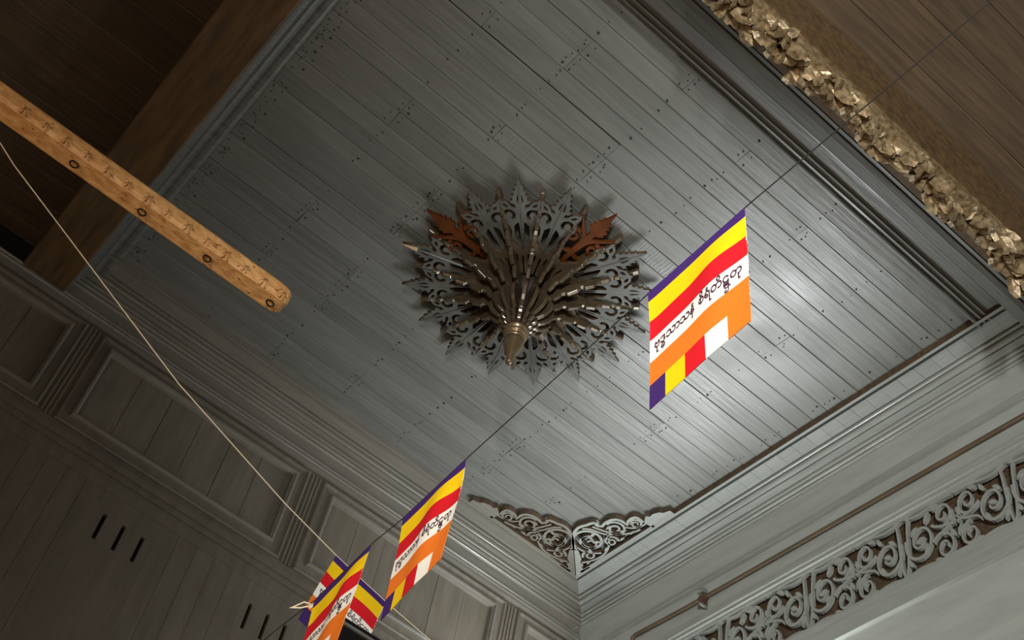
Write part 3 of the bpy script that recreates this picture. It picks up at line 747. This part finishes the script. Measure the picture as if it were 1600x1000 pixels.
# tan gilded bar whose carved end reaches into the picture
e = pt(446, 474, 4.4)
gb = empty('carved_bar', tuple(e)); tag(gb, 'tan gilded wooden bar with carved rounded end beside the ceiling', 'carved bar')
m = MB(); L = 1.9
sec = [(-.040, .030), (-.046, .018), (-.046, -.030), (-.036, -.042), (.030, -.042), (.042, -.030), (.042, .020), (.030, .030)]
nx = [(-L, 1), (-.06, 1), (-.03, .97), (-.012, .86), (0, .66)]
for k, (x, s_) in enumerate(nx):
    for y, z in sec: m.v.append((e.x + x, e.y + y * s_, e.z + z * s_))
n = len(sec)
for k in range(len(nx) - 1):
    for j in range(n): m.f.append((k * n + j, k * n + (j + 1) % n, (k + 1) * n + (j + 1) % n, (k + 1) * n + j)); m.m.append(0)
m.f.append(tuple(range((len(nx) - 1) * n, len(nx) * n))); m.m.append(0); m.f.append(tuple(range(n - 1, -1, -1))); m.m.append(0)
m.build('bar', 'goldwood', gb, smooth=False)
for k in range(14):
    x = -.035 - k * .075
    m = MB(); c = Vector((e.x + x, e.y - .044, e.z - .024)); r_ = .020 + .006 * (k % 2)
    for j in range(6):
        a = 2 * PI * j / 6
        p = [c + Vector((math.cos(a + d) * r_ * q, -.008 * hgt, math.sin(a + d) * r_ * q)) for d, q, hgt in ((-.45, .5, .4), (-.2, 1, .2), (.2, 1, .2), (.45, .5, .4), (0, .15, 1.4))]
        i = len(m.v); m.v += [tuple(v) for v in p]; m.f += [(i, i + 1, i + 4), (i + 1, i + 2, i + 4), (i + 2, i + 3, i + 4)]; m.m += [0, 0, 0]
    m.build('carved_flower', 'goldwood', gb)
for k in range(1, 5):
    m = MB(); cxh = Vector((e.x - .05 - .25 * (k - 1), e.y - .01, e.z - .055))
    m.tube([tuple(cxh + Vector((math.cos(a) * .014, 0, math.sin(a) * .014))) for a in [2 * PI * j / 12 for j in range(13)]], .003, 6, close=False)
    m.build('hanging_ring', 'black', gb)
m = MB(); m.box(e.x - L - .25, e.x - L, e.y - .125, e.y + .125, FZ, H + .1)
tag(m.build('column', 'brownbeam', at=(e.x - L - .125, e.y, FZ)), 'square brown wooden column carrying the carved gilded bar', 'column')

# gilded foliage frieze hung under the near beam
gf = empty('gilded_frieze', (3.0, 1.86, H - .42)); tag(gf, 'gilded carved foliage frieze hanging below the near beam', 'frieze')
def foliage(seed):
    rnd = random.Random(seed); m = MB()
    for k in range(9):
        a = -PI / 2 + rnd.uniform(-1.3, 1.3); L_ = rnd.uniform(.06, .13); w = rnd.uniform(.016, .028)
        base = Vector((rnd.uniform(-.05, .05), rnd.uniform(-.03, .03), 0)); tw_ = rnd.uniform(-.7, .7)
        d = Vector((math.cos(a), rnd.uniform(-.4, .4), math.sin(a))); sd = Vector((-math.sin(a), tw_, math.cos(a))) * w
        up = d.cross(sd).normalized() * .016
        P = [base - sd * .4, base + d * L_ * .35 - sd, base + d * L_ * .75 - sd * .7, base + d * L_ + up * 1.2, base + d * L_ * .75 + sd * .7, base + d * L_ * .35 + sd, base + sd * .4, base + up, base + d * L_ * .5 + up * 1.6]
        i = len(m.v); m.v += [tuple(p) for p in P] + [tuple(p - up * 1.6) for p in P[:7]]
        for t in ((0, 1, 8, 7), (1, 2, 8), (2, 3, 8), (3, 4, 8), (4, 5, 8), (5, 6, 7, 8)): m.f.append(tuple(i + q for q in t)); m.m.append(0)
        m.f.append(tuple(i + 9 + q for q in range(6, -1, -1))); m.m.append(0)
        for q in range(6): m.f.append((i + q + 1, i + q, i + 9 + q, i + 10 + q)); m.m.append(0)
    return mesh_of(m, ['gold'])
fm = [foliage(s) for s in range(4)]
off = Vector(gf['_o'])
m = MB(); m.box(1.55, 4.45, 1.79, 1.93, H - .46, H - .40); m.build('backing_rail', 'gold', gf)
x = 1.60; k = 0
while x < 4.38:
    link_copy(fm[k % 4], 'gilded_leaf', gf, Vector((x, 1.86 + .03 * math.sin(k), H - .44)) - off, (0, random.uniform(-.3, .3), random.uniform(-.4, .4)), (1.1, 1.1, 1.0 + .35 * (k % 3 == 0)))
    x += .082; k += 1
